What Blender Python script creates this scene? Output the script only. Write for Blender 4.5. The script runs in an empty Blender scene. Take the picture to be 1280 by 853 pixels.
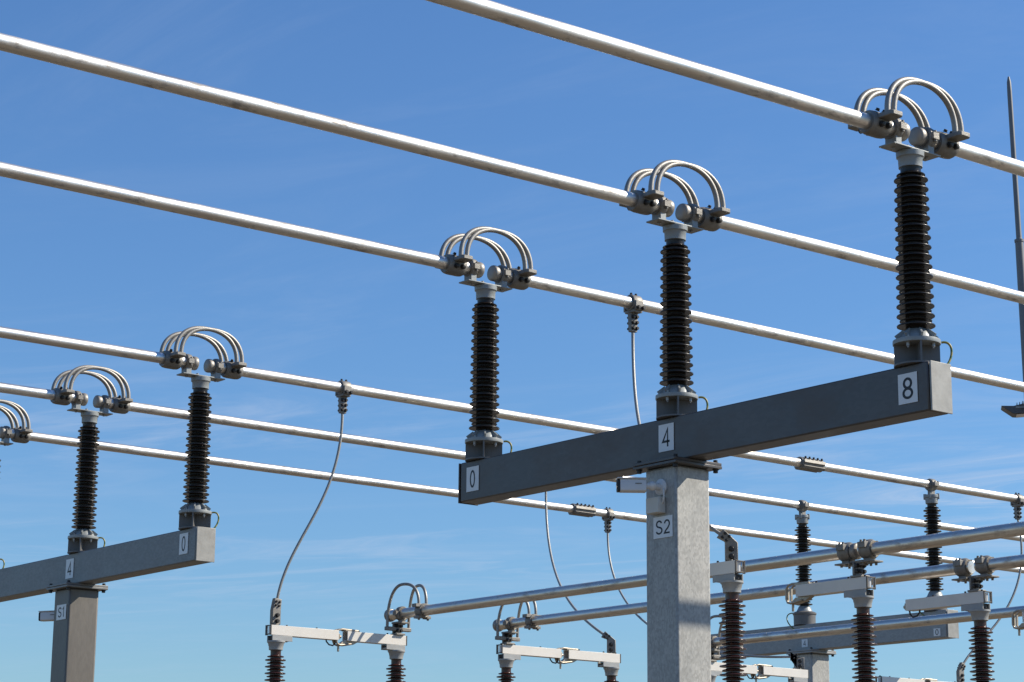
import bpy, bmesh, math, random
from mathutils import Vector, Matrix
random.seed(7)
S = bpy.context.scene
COL = S.collection

# ------------------------------------------------------------------ camera
yaw, pitch, roll = (math.radians(a) for a in (51.5468, 13.3382, 0.4926))
fw = Vector((math.cos(yaw)*math.cos(pitch), math.sin(yaw)*math.cos(pitch), math.sin(pitch)))
rt = Vector((math.sin(yaw), -math.cos(yaw), 0))
up = rt.cross(fw)
rr = math.cos(roll)*rt + math.sin(roll)*up
uu = -math.sin(roll)*rt + math.cos(roll)*up
cd = bpy.data.cameras.new('camera')
cam = bpy.data.objects.new('camera', cd)
COL.objects.link(cam)
m = Matrix((rr, uu, -fw)).transposed().to_4x4()
m.translation = Vector((0, 0, 1.7))
cam.matrix_world = m
cd.sensor_width = 36.0
cd.lens = 36.0*2734.906/1280
cd.clip_start = 0.1
cd.clip_end = 20000
S.camera = cam
S.render.resolution_x, S.render.resolution_y = 1024, 682

# ------------------------------------------------------------------ sky and sun
SUN = Vector((0.670, -0.428, 0.607)).normalized()
el = math.asin(SUN.z)
az = math.atan2(SUN.x, SUN.y)            # clockwise from +Y
W = bpy.data.worlds.new('World')
S.world = W
W.use_nodes = True
nt = W.node_tree
bg = nt.nodes['Background']
sky = nt.nodes.new('ShaderNodeTexSky')
sky.sky_type = 'NISHITA'
sky.sun_disc = False
sky.sun_elevation = el
sky.sun_rotation = az
sky.altitude = 200
sky.air_density = 1.35
sky.dust_density = 0.0
sky.ozone_density = 5.0
SKY_STRENGTH = 0.075
SEED = 33.0
bg.inputs['Strength'].default_value = SKY_STRENGTH
# thin cirrus: a noise laid out on a flat cloud layer high above (direction projected on a plane)
tc = nt.nodes.new('ShaderNodeTexCoord')
sep = nt.nodes.new('ShaderNodeSeparateXYZ')
nt.links.new(tc.outputs['Generated'], sep.inputs[0])
def mth(op, a, b=None, c=None):
    n = nt.nodes.new('ShaderNodeMath'); n.operation = op
    for i, v in enumerate((a, b, c)):
        if v is None: continue
        if isinstance(v, (int, float)): n.inputs[i].default_value = v
        else: nt.links.new(v, n.inputs[i])
    return n.outputs[0]
zc = mth('MAXIMUM', sep.outputs[2], 0.04)
cx = mth('DIVIDE', sep.outputs[0], zc)
cy = mth('DIVIDE', sep.outputs[1], zc)
cmb = nt.nodes.new('ShaderNodeCombineXYZ')
nt.links.new(cx, cmb.inputs[0]); nt.links.new(cy, cmb.inputs[1])
mp = nt.nodes.new('ShaderNodeMapping'); mp.vector_type = 'TEXTURE'
mp.inputs['Rotation'].default_value = (0, 0, math.radians(20))
mp.inputs['Scale'].default_value = (0.42, 1.05, 1)
nt.links.new(cmb.outputs[0], mp.inputs[0])
nz = nt.nodes.new('ShaderNodeTexNoise')
nz.inputs['Scale'].default_value = 0.8
nz.inputs['Detail'].default_value = 9
nz.inputs['Roughness'].default_value = 0.68
nz.inputs['Distortion'].default_value = 1.6
nt.links.new(mp.outputs[0], nz.inputs['Vector'])
nz2 = nt.nodes.new('ShaderNodeTexNoise')
nz2.inputs['Scale'].default_value = 0.30
mp2 = nt.nodes.new('ShaderNodeMapping'); mp2.inputs['Location'].default_value = (SEED, 3.1, SEED*0.7)
nt.links.new(cmb.outputs[0], mp2.inputs[0])
nz2.inputs['Detail'].default_value = 3
nt.links.new(mp2.outputs[0], nz2.inputs['Vector'])
def ramp(src, lo, hi):
    n = nt.nodes.new('ShaderNodeMapRange'); n.interpolation_type = 'SMOOTHSTEP'
    n.inputs[1].default_value = lo; n.inputs[2].default_value = hi
    nt.links.new(src, n.inputs[0]); return n.outputs[0]
cl = mth('MULTIPLY', ramp(nz.outputs['Fac'], 0.42, 0.78), ramp(nz2.outputs['Fac'], 0.30, 0.62))
bank = mth('ADD', mth('MULTIPLY', ramp(mth('ABSOLUTE', mth('SUBTRACT', sep.outputs[2], 0.158)), 0.065, 0.0), 0.80), 0.14)   # most of it in a low bank
cl = mth('MULTIPLY', cl, mth('MULTIPLY', bank, 0.75))
mix = nt.nodes.new('ShaderNodeMix'); mix.data_type = 'RGBA'
nt.links.new(cl, mix.inputs['Factor'])
wb = nt.nodes.new('ShaderNodeVectorMath'); wb.operation = 'MULTIPLY'      # the camera's daylight white balance
wb.inputs[1].default_value = (0.74, 0.995, 1.31)
nt.links.new(sky.outputs[0], wb.inputs[0])
nt.links.new(wb.outputs[0], mix.inputs['A'])
mix.inputs['B'].default_value = (5.6, 6.5, 8.2, 1)
nt.links.new(mix.outputs['Result'], bg.inputs['Color'])

sd = bpy.data.lights.new('sun', 'SUN')
sd.energy = 5.0
sd.angle = math.radians(0.53)
sd.color = (1.0, 0.93, 0.80)
sun = bpy.data.objects.new('sun', sd)
COL.objects.link(sun)
sun.rotation_euler = SUN.to_track_quat('Z', 'Y').to_euler()
sun.location = (20, -20, 30)

S.view_settings.view_transform = 'Standard'
S.view_settings.look = 'None'
S.view_settings.exposure = 0.42
S.view_settings.gamma = 1.0
S.view_settings.use_curve_mapping = False

# ------------------------------------------------------------------ materials
def mat(name, col, metal=0.0, rough=0.5, var=0.0, vscale=8.0, bump=0.0, bscale=60.0, stretch=(1, 1, 1), rvar=0.0,
        dirt=None, dirt_amt=0.0, dscale=3.0, spec=0.5, coat=0.0, voro=0.0, vorscale=40.0, dlo=0.5, dhi=0.72):
    M = bpy.data.materials.new(name); M.use_nodes = True
    t = M.node_tree; N = t.nodes; L = t.links
    b = N['Principled BSDF']
    b.inputs['Metallic'].default_value = metal
    b.inputs['Roughness'].default_value = rough
    b.inputs['Specular IOR Level'].default_value = spec
    b.inputs['Coat Weight'].default_value = coat
    b.inputs['Coat Roughness'].default_value = 0.08
    tcn = N.new('ShaderNodeTexCoord')
    oi = N.new('ShaderNodeObjectInfo')
    add = N.new('ShaderNodeVectorMath'); add.operation = 'ADD'
    sc = N.new('ShaderNodeVectorMath'); sc.operation = 'SCALE'
    cmbn = N.new('ShaderNodeCombineXYZ')
    for i in range(3): L.new(oi.outputs['Random'], cmbn.inputs[i])
    L.new(cmbn.outputs[0], sc.inputs[0]); sc.inputs['Scale'].default_value = 37.0
    L.new(tcn.outputs['Object'], add.inputs[0]); L.new(sc.outputs[0], add.inputs[1])
    mpn = N.new('ShaderNodeMapping'); mpn.inputs['Scale'].default_value = stretch
    L.new(add.outputs[0], mpn.inputs[0])
    vec = mpn.outputs[0]
    cur = None
    n1 = N.new('ShaderNodeTexNoise'); n1.inputs['Scale'].default_value = vscale
    n1.inputs['Detail'].default_value = 6; n1.inputs['Roughness'].default_value = 0.6
    L.new(vec, n1.inputs['Vector'])
    mr = N.new('ShaderNodeMapRange'); mr.inputs[1].default_value = 0.25; mr.inputs[2].default_value = 0.75
    mr.inputs[3].default_value = 1-var; mr.inputs[4].default_value = 1+var
    L.new(n1.outputs['Fac'], mr.inputs[0])
    fac = mr.outputs[0]
    if voro:
        vo = N.new('ShaderNodeTexVoronoi'); vo.inputs['Scale'].default_value = vorscale
        L.new(vec, vo.inputs['Vector'])
        bw = N.new('ShaderNodeSeparateColor'); L.new(vo.outputs['Color'], bw.inputs[0])
        mv = N.new('ShaderNodeMapRange'); mv.inputs[3].default_value = 1-voro; mv.inputs[4].default_value = 1+voro
        L.new(bw.outputs[0], mv.inputs[0])
        mm = N.new('ShaderNodeMath'); mm.operation = 'MULTIPLY'
        L.new(fac, mm.inputs[0]); L.new(mv.outputs[0], mm.inputs[1]); fac = mm.outputs[0]
    vs = N.new('ShaderNodeVectorMath'); vs.operation = 'SCALE'
    vs.inputs[0].default_value = col[:3]
    L.new(fac, vs.inputs['Scale'])
    cur = vs.outputs[0]
    if dirt:
        n2 = N.new('ShaderNodeTexNoise'); n2.inputs['Scale'].default_value = dscale
        n2.inputs['Detail'].default_value = 8; n2.inputs['Roughness'].default_value = 0.7
        L.new(vec, n2.inputs['Vector'])
        m2 = N.new('ShaderNodeMapRange'); m2.inputs[1].default_value = dlo; m2.inputs[2].default_value = dhi
        m2.inputs[3].default_value = 0; m2.inputs[4].default_value = dirt_amt
        L.new(n2.outputs['Fac'], m2.inputs[0])
        mx = N.new('ShaderNodeMix'); mx.data_type = 'RGBA'
        L.new(m2.outputs[0], mx.inputs['Factor']); L.new(cur, mx.inputs['A'])
        mx.inputs['B'].default_value = (*dirt, 1)
        cur = mx.outputs['Result']
        if metal > 0.3:
            mm2 = N.new('ShaderNodeMath'); mm2.operation = 'MULTIPLY_ADD'
            L.new(m2.outputs[0], mm2.inputs[0]); mm2.inputs[1].default_value = -metal*0.75; mm2.inputs[2].default_value = metal
            L.new(mm2.outputs[0], b.inputs['Metallic'])
    L.new(cur, b.inputs['Base Color'])
    if rvar:
        m3 = N.new('ShaderNodeMapRange'); m3.inputs[1].default_value = 0.3; m3.inputs[2].default_value = 0.7
        m3.inputs[3].default_value = rough-rvar; m3.inputs[4].default_value = rough+rvar
        L.new(n1.outputs['Fac'], m3.inputs[0]); L.new(m3.outputs[0], b.inputs['Roughness'])
    if bump:
        n3 = N.new('ShaderNodeTexNoise'); n3.inputs['Scale'].default_value = bscale; n3.inputs['Detail'].default_value = 4
        L.new(vec, n3.inputs['Vector'])
        bp = N.new('ShaderNodeBump'); bp.inputs['Strength'].default_value = bump; bp.inputs['Distance'].default_value = 0.01
        L.new(n3.outputs['Fac'], bp.inputs['Height']); L.new(bp.outputs[0], b.inputs['Normal'])
    return M

ALU   = mat('weathered_aluminium_tube', (0.72, 0.69, 0.65), 1.0, 0.42, 0.09, 3.0, 0.03, 30, (0.7, 2, 2), 0.10, (0.17, 0.135, 0.10), 0.75, 6.0, dlo=0.52, dhi=0.66)
ALU_Y = mat('clean_aluminium_tube', (0.70, 0.655, 0.59), 1.0, 0.35, 0.12, 3.0, 0.02, 30, (2, 0.7, 2), 0.08, (0.20, 0.165, 0.125), 0.7, 6.0, dlo=0.52, dhi=0.68)
CAST  = mat('cast_aluminium', (0.23, 0.216, 0.193), 0.45, 0.55, 0.18, 14, 0.25, 120, dirt=(0.14, 0.12, 0.10), dirt_amt=0.7, dscale=9)
CAPM  = mat('end_cap_aluminium', (0.30, 0.275, 0.24), 0.45, 0.5, 0.1, 10, 0.1, 80, dirt=(0.2, 0.17, 0.14), dirt_amt=0.5, dscale=8)
STRAND= mat('stranded_aluminium', (0.28, 0.265, 0.242), 0.55, 0.48, 0.1, 20, 0.2, 200)
CABLE = mat('grey_stranded_cable', (0.30, 0.295, 0.28), 0.5, 0.5, 0.12, 30, 0.3, 250)
ZINC  = mat('galvanised_post_steel', (0.36, 0.35, 0.325), 0.2, 0.55, 0.12, 4, 0.08, 30, (1, 1, 0.6), 0.05, (0.20, 0.20, 0.19), 0.5, 5, voro=0.17, vorscale=70)
ZINC1 = mat('brown_patina_post_steel', (0.155, 0.140, 0.122), 0.35, 0.5, 0.14, 3, 0.08, 30, (1, 1, 0.3), 0.05, (0.13, 0.115, 0.10), 0.5, 4, voro=0.06, vorscale=55)
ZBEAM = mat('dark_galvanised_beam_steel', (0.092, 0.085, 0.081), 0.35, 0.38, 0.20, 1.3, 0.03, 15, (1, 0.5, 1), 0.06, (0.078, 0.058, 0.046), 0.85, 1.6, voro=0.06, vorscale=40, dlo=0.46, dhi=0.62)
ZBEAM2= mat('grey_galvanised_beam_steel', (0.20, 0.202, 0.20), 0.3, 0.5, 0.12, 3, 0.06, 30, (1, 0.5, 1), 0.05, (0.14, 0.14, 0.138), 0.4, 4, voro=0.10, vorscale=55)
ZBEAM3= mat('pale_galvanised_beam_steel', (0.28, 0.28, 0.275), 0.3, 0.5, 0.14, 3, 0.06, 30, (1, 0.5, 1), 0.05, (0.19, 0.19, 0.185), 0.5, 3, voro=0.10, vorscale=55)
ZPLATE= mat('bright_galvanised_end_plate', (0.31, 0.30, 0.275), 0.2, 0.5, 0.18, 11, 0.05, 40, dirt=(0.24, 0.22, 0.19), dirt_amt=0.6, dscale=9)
CAPG  = mat('grey_insulator_fitting', (0.27, 0.285, 0.28), 0.2, 0.45, 0.08, 12, 0.1, 90, dirt=(0.22, 0.21, 0.19), dirt_amt=0.5, dscale=10)
FOOT  = mat('stained_pedestal_steel', (0.15, 0.145, 0.14), 0.25, 0.5, 0.18, 6, 0.1, 50, (1, 1, 0.4), dirt=(0.10, 0.09, 0.08), dirt_amt=0.7, dscale=6)
PORC  = mat('dark_brown_porcelain', (0.011, 0.0075, 0.0055), 0.0, 0.30, 0.3, 20, spec=0.4, dirt=(0.030, 0.022, 0.016), dirt_amt=0.6, dscale=12)
PORCR = mat('red_brown_porcelain', (0.045, 0.015, 0.011), 0.0, 0.25, 0.15, 20, spec=0.5)
ARM   = mat('satin_aluminium_arm', (0.70, 0.66, 0.60), 0.1, 0.45, 0.03, 6, 0.02, 40, dirt=(0.48, 0.45, 0.40), dirt_amt=0.25, dscale=5)
GREYP = mat('grey_painted_base', (0.33, 0.335, 0.33), 0.2, 0.5, 0.06, 10, dirt=(0.28, 0.27, 0.25), dirt_amt=0.4, dscale=8)
BLACK = mat('black_bolt_steel_and_recess_shade', (0.035, 0.033, 0.032), 0.4, 0.5, 0.2, 30)
BOLT  = mat('steel_bolt', (0.33, 0.31, 0.29), 0.7, 0.45, 0.2, 40)
BRASS = mat('weathered_contact_metal', (0.42, 0.36, 0.28), 0.6, 0.45, 0.15, 20, dirt=(0.14, 0.11, 0.08), dirt_amt=0.7, dscale=15)
DARKC = mat('dark_contact_metal', (0.10, 0.09, 0.08), 0.4, 0.5, 0.2, 20)
WHITE = mat('white_sign_plastic', (0.72, 0.72, 0.71), 0.0, 0.35, 0.03, 10, dirt=(0.6, 0.6, 0.58), dirt_amt=0.2, dscale=12)
INK   = mat('black_lettering', (0.012, 0.012, 0.014), 0.0, 0.5, 0.1, 10)
CCTVM = mat('white_camera_housing', (0.68, 0.665, 0.65), 0.0, 0.4, 0.04, 8)
CCTVB = mat('cream_junction_box', (0.56, 0.53, 0.47), 0.0, 0.45, 0.04, 8)
GLASS = mat('dark_lens_glass', (0.02, 0.022, 0.028), 0.0, 0.12, 0.1, 8, coat=0.6)
MASTM = mat('dull_galvanised_mast', (0.17, 0.175, 0.18), 0.3, 0.55, 0.08, 4, (0.0))
LAMPB = mat('dark_floodlight_casting', (0.10, 0.10, 0.105), 0.3, 0.45, 0.15, 10)
LAMPG = mat('floodlight_glass', (0.55, 0.56, 0.56), 0.0, 0.1, 0.05, 10, coat=0.5)

def earth_material():
    M = bpy.data.materials.new('green_yellow_earth_wire'); M.use_nodes = True
    t = M.node_tree; b = t.nodes['Principled BSDF']; b.inputs['Roughness'].default_value = 0.45
    tcn = t.nodes.new('ShaderNodeTexCoord')
    w = t.nodes.new('ShaderNodeTexWave'); w.inputs['Scale'].default_value = 9; w.bands_direction = 'DIAGONAL'
    t.links.new(tcn.outputs['Object'], w.inputs['Vector'])
    r = t.nodes.new('ShaderNodeValToRGB'); r.color_ramp.interpolation = 'CONSTANT'
    r.color_ramp.elements[0].color = (0.07, 0.13, 0.03, 1); r.color_ramp.elements[1].color = (0.27, 0.23, 0.05, 1)
    r.color_ramp.elements[1].position = 0.45
    t.links.new(w.outputs['Fac'], r.inputs[0]); t.links.new(r.outputs[0], b.inputs['Base Color'])
    return M
EARTH = earth_material()
GRAVEL = mat('tan_gravel', (0.125, 0.098, 0.066), 0.0, 0.95, 0.25, 0.5, 0.6, 25, dirt=(0.09, 0.10, 0.045), dirt_amt=0.6, dscale=0.12)

# ------------------------------------------------------------------ mesh helpers
class MB:
    def __init__(s): s.bm = bmesh.new()
    def _add(s, verts, faces):
        vs = [s.bm.verts.new(v) for v in verts]
        for f in faces:
            try: s.bm.faces.new([vs[i] for i in f])
            except ValueError: pass
        return s
    def box(s, c, d, rot=None):
        """centre, full dimensions, optional 3x3/4x4 rotation"""
        h = [x/2 for x in d]; c = Vector(c)
        P = [Vector((sx*h[0], sy*h[1], sz*h[2])) for sz in (-1, 1) for sy in (-1, 1) for sx in (-1, 1)]
        if rot is not None: P = [rot @ p for p in P]
        return s._add([c+p for p in P], [(0, 2, 3, 1), (4, 5, 7, 6), (0, 1, 5, 4), (2, 6, 7, 3), (0, 4, 6, 2), (1, 3, 7, 5)])
    def prism(s, pts, c, ax, ay, thick):
        """outline pts (2-D) in the plane spanned by ax, ay through c, extruded both ways by thick/2"""
        ax = Vector(ax).normalized(); ay = Vector(ay).normalized(); n = ax.cross(ay); c = Vector(c); k = len(pts)
        V = [c+ax*p[0]+ay*p[1]+n*(sg*thick/2) for sg in (-1, 1) for p in pts]
        F = [tuple(range(k-1, -1, -1)), tuple(range(k, 2*k))] + [(i, (i+1) % k, (i+1) % k+k, i+k) for i in range(k)]
        return s._add(V, F)
    def lathe(s, prof, c=(0, 0, 0), axis=(0, 0, 1), n=32):
        """profile (r, h) turned about axis through c"""
        c = Vector(c); a = Vector(axis).normalized()
        u = a.orthogonal().normalized(); v = a.cross(u)
        V = []; F = []
        for r, h in prof:
            for i in range(n):
                t = 2*math.pi*i/n
                V.append(c+a*h+(u*math.cos(t)+v*math.sin(t))*max(r, 1e-4))
        k = len(prof)
        for j in range(k-1):
            for i in range(n):
                F.append((j*n+i, j*n+(i+1) % n, (j+1)*n+(i+1) % n, (j+1)*n+i))
        F.append(tuple(range(n-1, -1, -1))); F.append(tuple((k-1)*n+i for i in range(n)))
        return s._add(V, F)
    def cyl(s, a, b, r, n=24, r2=None):
        a = Vector(a); b = Vector(b); L = (b-a).length
        return s.lathe([(r, 0), (r if r2 is None else r2, L)], a, b-a, n)
    def hexbolt(s, a, d, r=0.012, h=0.012):
        """washer and head in one turned piece"""
        d = Vector(d).normalized(); a = Vector(a)
        return s.lathe([(r*1.35, 0), (r*1.35, h*0.25), (r, h*0.26), (r, h*1.2), (r*0.85, h*1.3)], a, d, 10)
    def pipe(s, pts, r, n=12):
        pts = [Vector(p) for p in pts]; V = []; F = []
        t0 = (pts[1]-pts[0]).normalized(); u = t0.orthogonal().normalized()
        for i, p in enumerate(pts):
            t = (pts[min(i+1, len(pts)-1)]-pts[max(i-1, 0)]).normalized()
            u = (u-t*u.dot(t)).normalized(); v = t.cross(u)
            for k in range(n):
                a = 2*math.pi*k/n; V.append(p+(u*math.cos(a)+v*math.sin(a))*r)
        for i in range(len(pts)-1):
            for k in range(n):
                F.append((i*n+k, i*n+(k+1) % n, (i+1)*n+(k+1) % n, (i+1)*n+k))
        F.append(tuple(range(n-1, -1, -1))); F.append(tuple((len(pts)-1)*n+k for k in range(n)))
        return s._add(V, F)
    def build(s, name, m, parent=None, bevel=0.0, angle=40, loc=None):
        bmesh.ops.recalc_face_normals(s.bm, faces=s.bm.faces)
        me = bpy.data.meshes.new(name); s.bm.to_mesh(me); s.bm.free()
        me.polygons.foreach_set('use_smooth', [True]*len(me.polygons))
        me.set_sharp_from_angle(angle=math.radians(angle))
        me.materials.append(m)
        o = bpy.data.objects.new(name, me); COL.objects.link(o)
        if parent: o.parent = parent
        if loc: o.location = loc
        if bevel:
            md = o.modifiers.new('bevel', 'BEVEL'); md.width = bevel; md.segments = 2
            md.limit_method = 'ANGLE'; md.angle_limit = math.radians(50); md.harden_normals = False
        return o

def build_each(mb, name, m, parent):
    """every loose piece of the mesh becomes a part of its own"""
    bm = mb.bm; seen = set()
    for v0 in list(bm.verts):
        if v0 in seen: continue
        st = [v0]; isl = []; seen.add(v0)
        while st:
            v = st.pop(); isl.append(v)
            for e in v.link_edges:
                w = e.other_vert(v)
                if w not in seen: seen.add(w); st.append(w)
        idx = {v: i for i, v in enumerate(isl)}
        fs = {f for v in isl for f in v.link_faces}
        q = MB(); c = Vector((0, 0, 0))
        for v in isl: c += v.co
        c /= len(isl)
        q._add([v.co-c for v in isl], [tuple(idx[v] for v in f.verts) for f in fs])
        q.build(name, m, parent, loc=c)
    bm.free()

def thing(name, label, cat, loc=(0, 0, 0), rotz=0.0, group=None):
    o = bpy.data.objects.new(name, None); COL.objects.link(o)
    o.empty_display_size = 0.1
    o.location = loc; o.rotation_euler = (0, 0, rotz)
    return tag(o, label, cat, group)
def tag(o, label, cat, group=None):
    o['label'] = label; o['category'] = cat
    if group: o['group'] = group
    return o
def dup(root, loc, rotz, label, group=None):
    r = root.copy(); COL.objects.link(r); r.location = loc; r.rotation_euler = (0, 0, rotz); r['label'] = label
    if group: r['group'] = group
    for ch in list(root.children):
        c = ch.copy(); COL.objects.link(c); c.parent = r
        for g in list(ch.children):
            d = g.copy(); COL.objects.link(d); d.parent = c
    return r
def bez(p0, p1, p2, p3, n=40):
    p0, p1, p2, p3 = map(Vector, (p0, p1, p2, p3)); o = []
    for i in range(n+1):
        t = i/n; q = 1-t
        o.append(p0*q**3+p1*3*q*q*t+p2*3*q*t*t+p3*t**3)
    return o
def arch(p0, p1, apex_h, n=28, e=0.85):
    """an upright arch from foot p0 to foot p1, straight legs and a round crown"""
    p0 = Vector(p0); p1 = Vector(p1); o = []
    for i in range(n+1):
        a = math.pi*i/n
        cxx = -math.copysign(abs(math.cos(a))**e, math.cos(a)); sz = abs(math.sin(a))**e
        f = (cxx+1)/2
        p = p0.lerp(p1, f); p.z += sz*apex_h*(1.0)
        o.append(p)
    return o

# ------------------------------------------------------------------ setting
g = MB()
Rg = 6000
g._add([(-Rg, -Rg, 0), (Rg, -Rg, 0), (Rg, Rg, 0), (-Rg, Rg, 0)], [(0, 1, 2, 3)])
gr = g.build('ground', GRAVEL); gr['kind'] = 'structure'

# ------------------------------------------------------------------ coordinates of the yard (metres)
XS2, XS1, XS3 = 11.634, 11.30, 22.69         # the three supports along the busbars
YA = [10.036, 12.536, 15.036]                # phases 8, 4, 0 of the near bay
YB = [19.428, 21.852, 24.276]                # phases 0, 4, 8 of the far bay
ZA, ZB = 6.846, 6.692                        # busbar centre heights
TR = 0.056                                   # busbar radius
ZBA, ZBB, ZB3 = 5.114, 4.958, 4.978          # top of the crossbeams
BW = 0.212                                   # beam width

# ------------------------------------------------------------------ T supports
def support(loc, beam_top, y0, y1, hb, bmat, label, post_mat, pw=0.36, dy=0.0):
    x, yc = loc
    t = thing('steel_support', label, 'steel support', (x, yc, 0), group='galvanised T-shaped busbar supports')
    zb0 = beam_top-hb
    zpt = zb0-0.052
    p = MB(); p.box((0, dy, zpt/2), (pw, pw, zpt)); post = p.build('post', post_mat, t, 0.02)
    fl = MB(); fl.box((0, dy, zpt+0.0125), (pw+0.14, pw+0.14, 0.024)); fl.box((0, dy, zpt+0.0385), (pw+0.15, pw+0.12, 0.024))
    f = fl.build('mounting_plate', bmat, t, 0.004)
    bt = MB()
    for sx in (-1, 1):
        for sy in (-1, 1):
            q = (sx*(pw/2+0.035), dy+sy*(pw/2+0.03), zpt)
            bt.hexbolt(q, (0, 0, -1), 0.02, 0.022); bt.hexbolt((q[0], q[1], zpt+0.0505), (0, 0, 1), 0.018, 0.018)
    build_each(bt, 'bolt', BLACK, f)
    b = MB(); b.box((0, (y0+y1)/2-yc, beam_top-hb/2), (BW, y1-y0, hb)); b.build('crossbeam', bmat, t, 0.012)
    for ye, sg in ((y0, -1), (y1, 1)):
        e = MB(); e.box((0, ye-yc+sg*0.006, beam_top-hb/2), (BW-0.05, 0.02, hb-0.05))
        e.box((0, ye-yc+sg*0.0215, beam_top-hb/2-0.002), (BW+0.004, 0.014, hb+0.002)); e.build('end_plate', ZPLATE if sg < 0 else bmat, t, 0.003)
    bp = MB(); bp.box((0, dy, 0.015), (0.6, 0.6, 0.03)); bp.build('base_plate', ZINC, t)
    return t
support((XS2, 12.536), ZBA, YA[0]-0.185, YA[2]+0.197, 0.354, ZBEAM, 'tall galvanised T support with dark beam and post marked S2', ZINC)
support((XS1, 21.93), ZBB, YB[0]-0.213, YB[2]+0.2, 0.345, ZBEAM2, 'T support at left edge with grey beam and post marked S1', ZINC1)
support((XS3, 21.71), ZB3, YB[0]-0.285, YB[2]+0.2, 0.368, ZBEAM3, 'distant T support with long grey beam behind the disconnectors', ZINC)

# ------------------------------------------------------------------ signs
def ell(cx, cy, rx, ry, a0, a1, n=28):
    return [(cx+rx*math.cos(math.radians(a0+(a1-a0)*i/n)), cy+ry*math.sin(math.radians(a0+(a1-a0)*i/n))) for i in range(n+1)]
# glyphs in a box one unit high, centred at x = 0: list of (stroke points, closed)
GLYPH = {
    '0': (0.56, [(ell(0, 0.5, 0.235, 0.455, 0, 360)[:-1], True)]),
    '8': (0.56, [(ell(0, 0.735, 0.195, 0.22, 0, 360)[:-1], True), (ell(0, 0.265, 0.235, 0.222, 0, 360)[:-1], True)]),
    '4': (0.60, [([(0.12, 0.0), (0.12, 0.955), (-0.265, 0.285), (0.285, 0.285)], False)]),
    '1': (0.42, [([(0.06, 0.0), (0.06, 0.97), (-0.02, 0.86), (-0.16, 0.76)], False)]),
    '2': (0.58, [(ell(0.0, 0.70, 0.225, 0.255, 172, -25)+[(0.08, 0.40), (-0.12, 0.22), (-0.235, 0.048), (0.25, 0.048)], False)]),
    'S': (0.66, [(ell(0, 0.735, 0.235, 0.22, 15, 250, 24)+ell(0.0, 0.27, 0.265, 0.225, 75, -165, 26), False)]),
}
def ribbon(bm, pts, w, closed, f):
    n = len(pts); L = []; R = []
    P = [Vector(p) for p in pts]
    for i in range(n):
        a = P[i-1] if (i > 0 or closed) else None
        c = P[(i+1) % n] if (i < n-1 or closed) else None
        d0 = (P[i]-a).normalized() if a is not None else None
        d1 = (c-P[i]).normalized() if c is not None else None
        if d0 is None: d0 = d1
        if d1 is None: d1 = d0
        t = (d0+d1).normalized() if (d0+d1).length > 1e-4 else d1
        nn = Vector((-t.y, t.x)); k = w/2/max(0.45, nn.dot(Vector((-d1.y, d1.x))))
        L.append(bm.verts.new(f(P[i]+nn*k))); R.append(bm.verts.new(f(P[i]-nn*k)))
    for i in range(n if closed else n-1):
        j = (i+1) % n
        bm.faces.new((L[i], L[j], R[j], R[i]))
def text_mesh(txt, h, sx, wt=0.125):
    bm = bmesh.new(); tot = sum(GLYPH[c][0] for c in txt)+0.13*(len(txt)-1); x = -tot/2; lay = 0
    for c in txt:
        adv, st = GLYPH[c]; cx = x+adv/2
        for pts, cl in st:
            ribbon(bm, pts, wt, cl, lambda p, cx=cx, lay=lay: Vector((-0.0022-0.0001*lay, -(p.x+cx)*h*sx, (p.y-0.5)*h))); lay += 1
        x += adv+0.13
    me = bpy.data.meshes.new('lettering'); bmesh.ops.recalc_face_normals(bm, faces=bm.faces); bm.to_mesh(me); bm.free()
    return me
def sign(x, y, z, w, h, txt, th, sx, label):
    b = MB(); b.box((0, 0, 0), (0.003, w, h))
    o = b.build('number_sign', WHITE, loc=(x-0.0045, y, z))
    tag(o, label, 'sign', 'white number signs on the supports')
    me = text_mesh(txt, th, sx); me.materials.append(INK); me.name = 'lettering'
    t = bpy.data.objects.new('lettering', me); COL.objects.link(t); t.parent = o
    return o
xf2, xf1, xf3 = XS2-BW/2, XS1-BW/2, XS3-BW/2
sign(xf2, YA[0], 4.946, 0.175, 0.216, '8', 0.150, 1.12, 'white sign with black 8 near the sunlit beam end')
sign(xf2, YA[1]+0.006, 4.955, 0.175, 0.218, '4', 0.148, 0.98, 'white sign with black 4 on dark beam above the S2 post')
sign(xf2, YA[2]+0.014, 4.948, 0.174, 0.218, '0', 0.152, 0.82, 'white sign with black 0 at far end of dark beam')
sign(XS2-0.18, 12.507, 4.232, 0.219, 0.169, 'S2', 0.108, 1.12, 'white sign reading S2 under the security camera')
sign(xf1, YB[0]+0.016, 4.807, 0.170, 0.214, '0', 0.152, 0.82, 'white sign with black 0 at end of left grey beam')
sign(xf1, 21.918, 4.790, 0.178, 0.215, '4', 0.148, 0.98, 'white sign with black 4 above the S1 post')
sign(XS1-0.18, 21.913, 4.304, 0.222, 0.165, 'S1', 0.108, 1.15, 'white sign reading S1 on the left post')
sign(xf3, 21.724, 4.712, 0.116, 0.11, '4', 0.075, 1.05, 'tiny white 4 sign on the distant beam over its post')
sign(xf3, 19.303, 4.689, 0.116, 0.10, '0', 0.075, 1.25, 'tiny white 0 sign at right end of distant beam')

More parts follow.
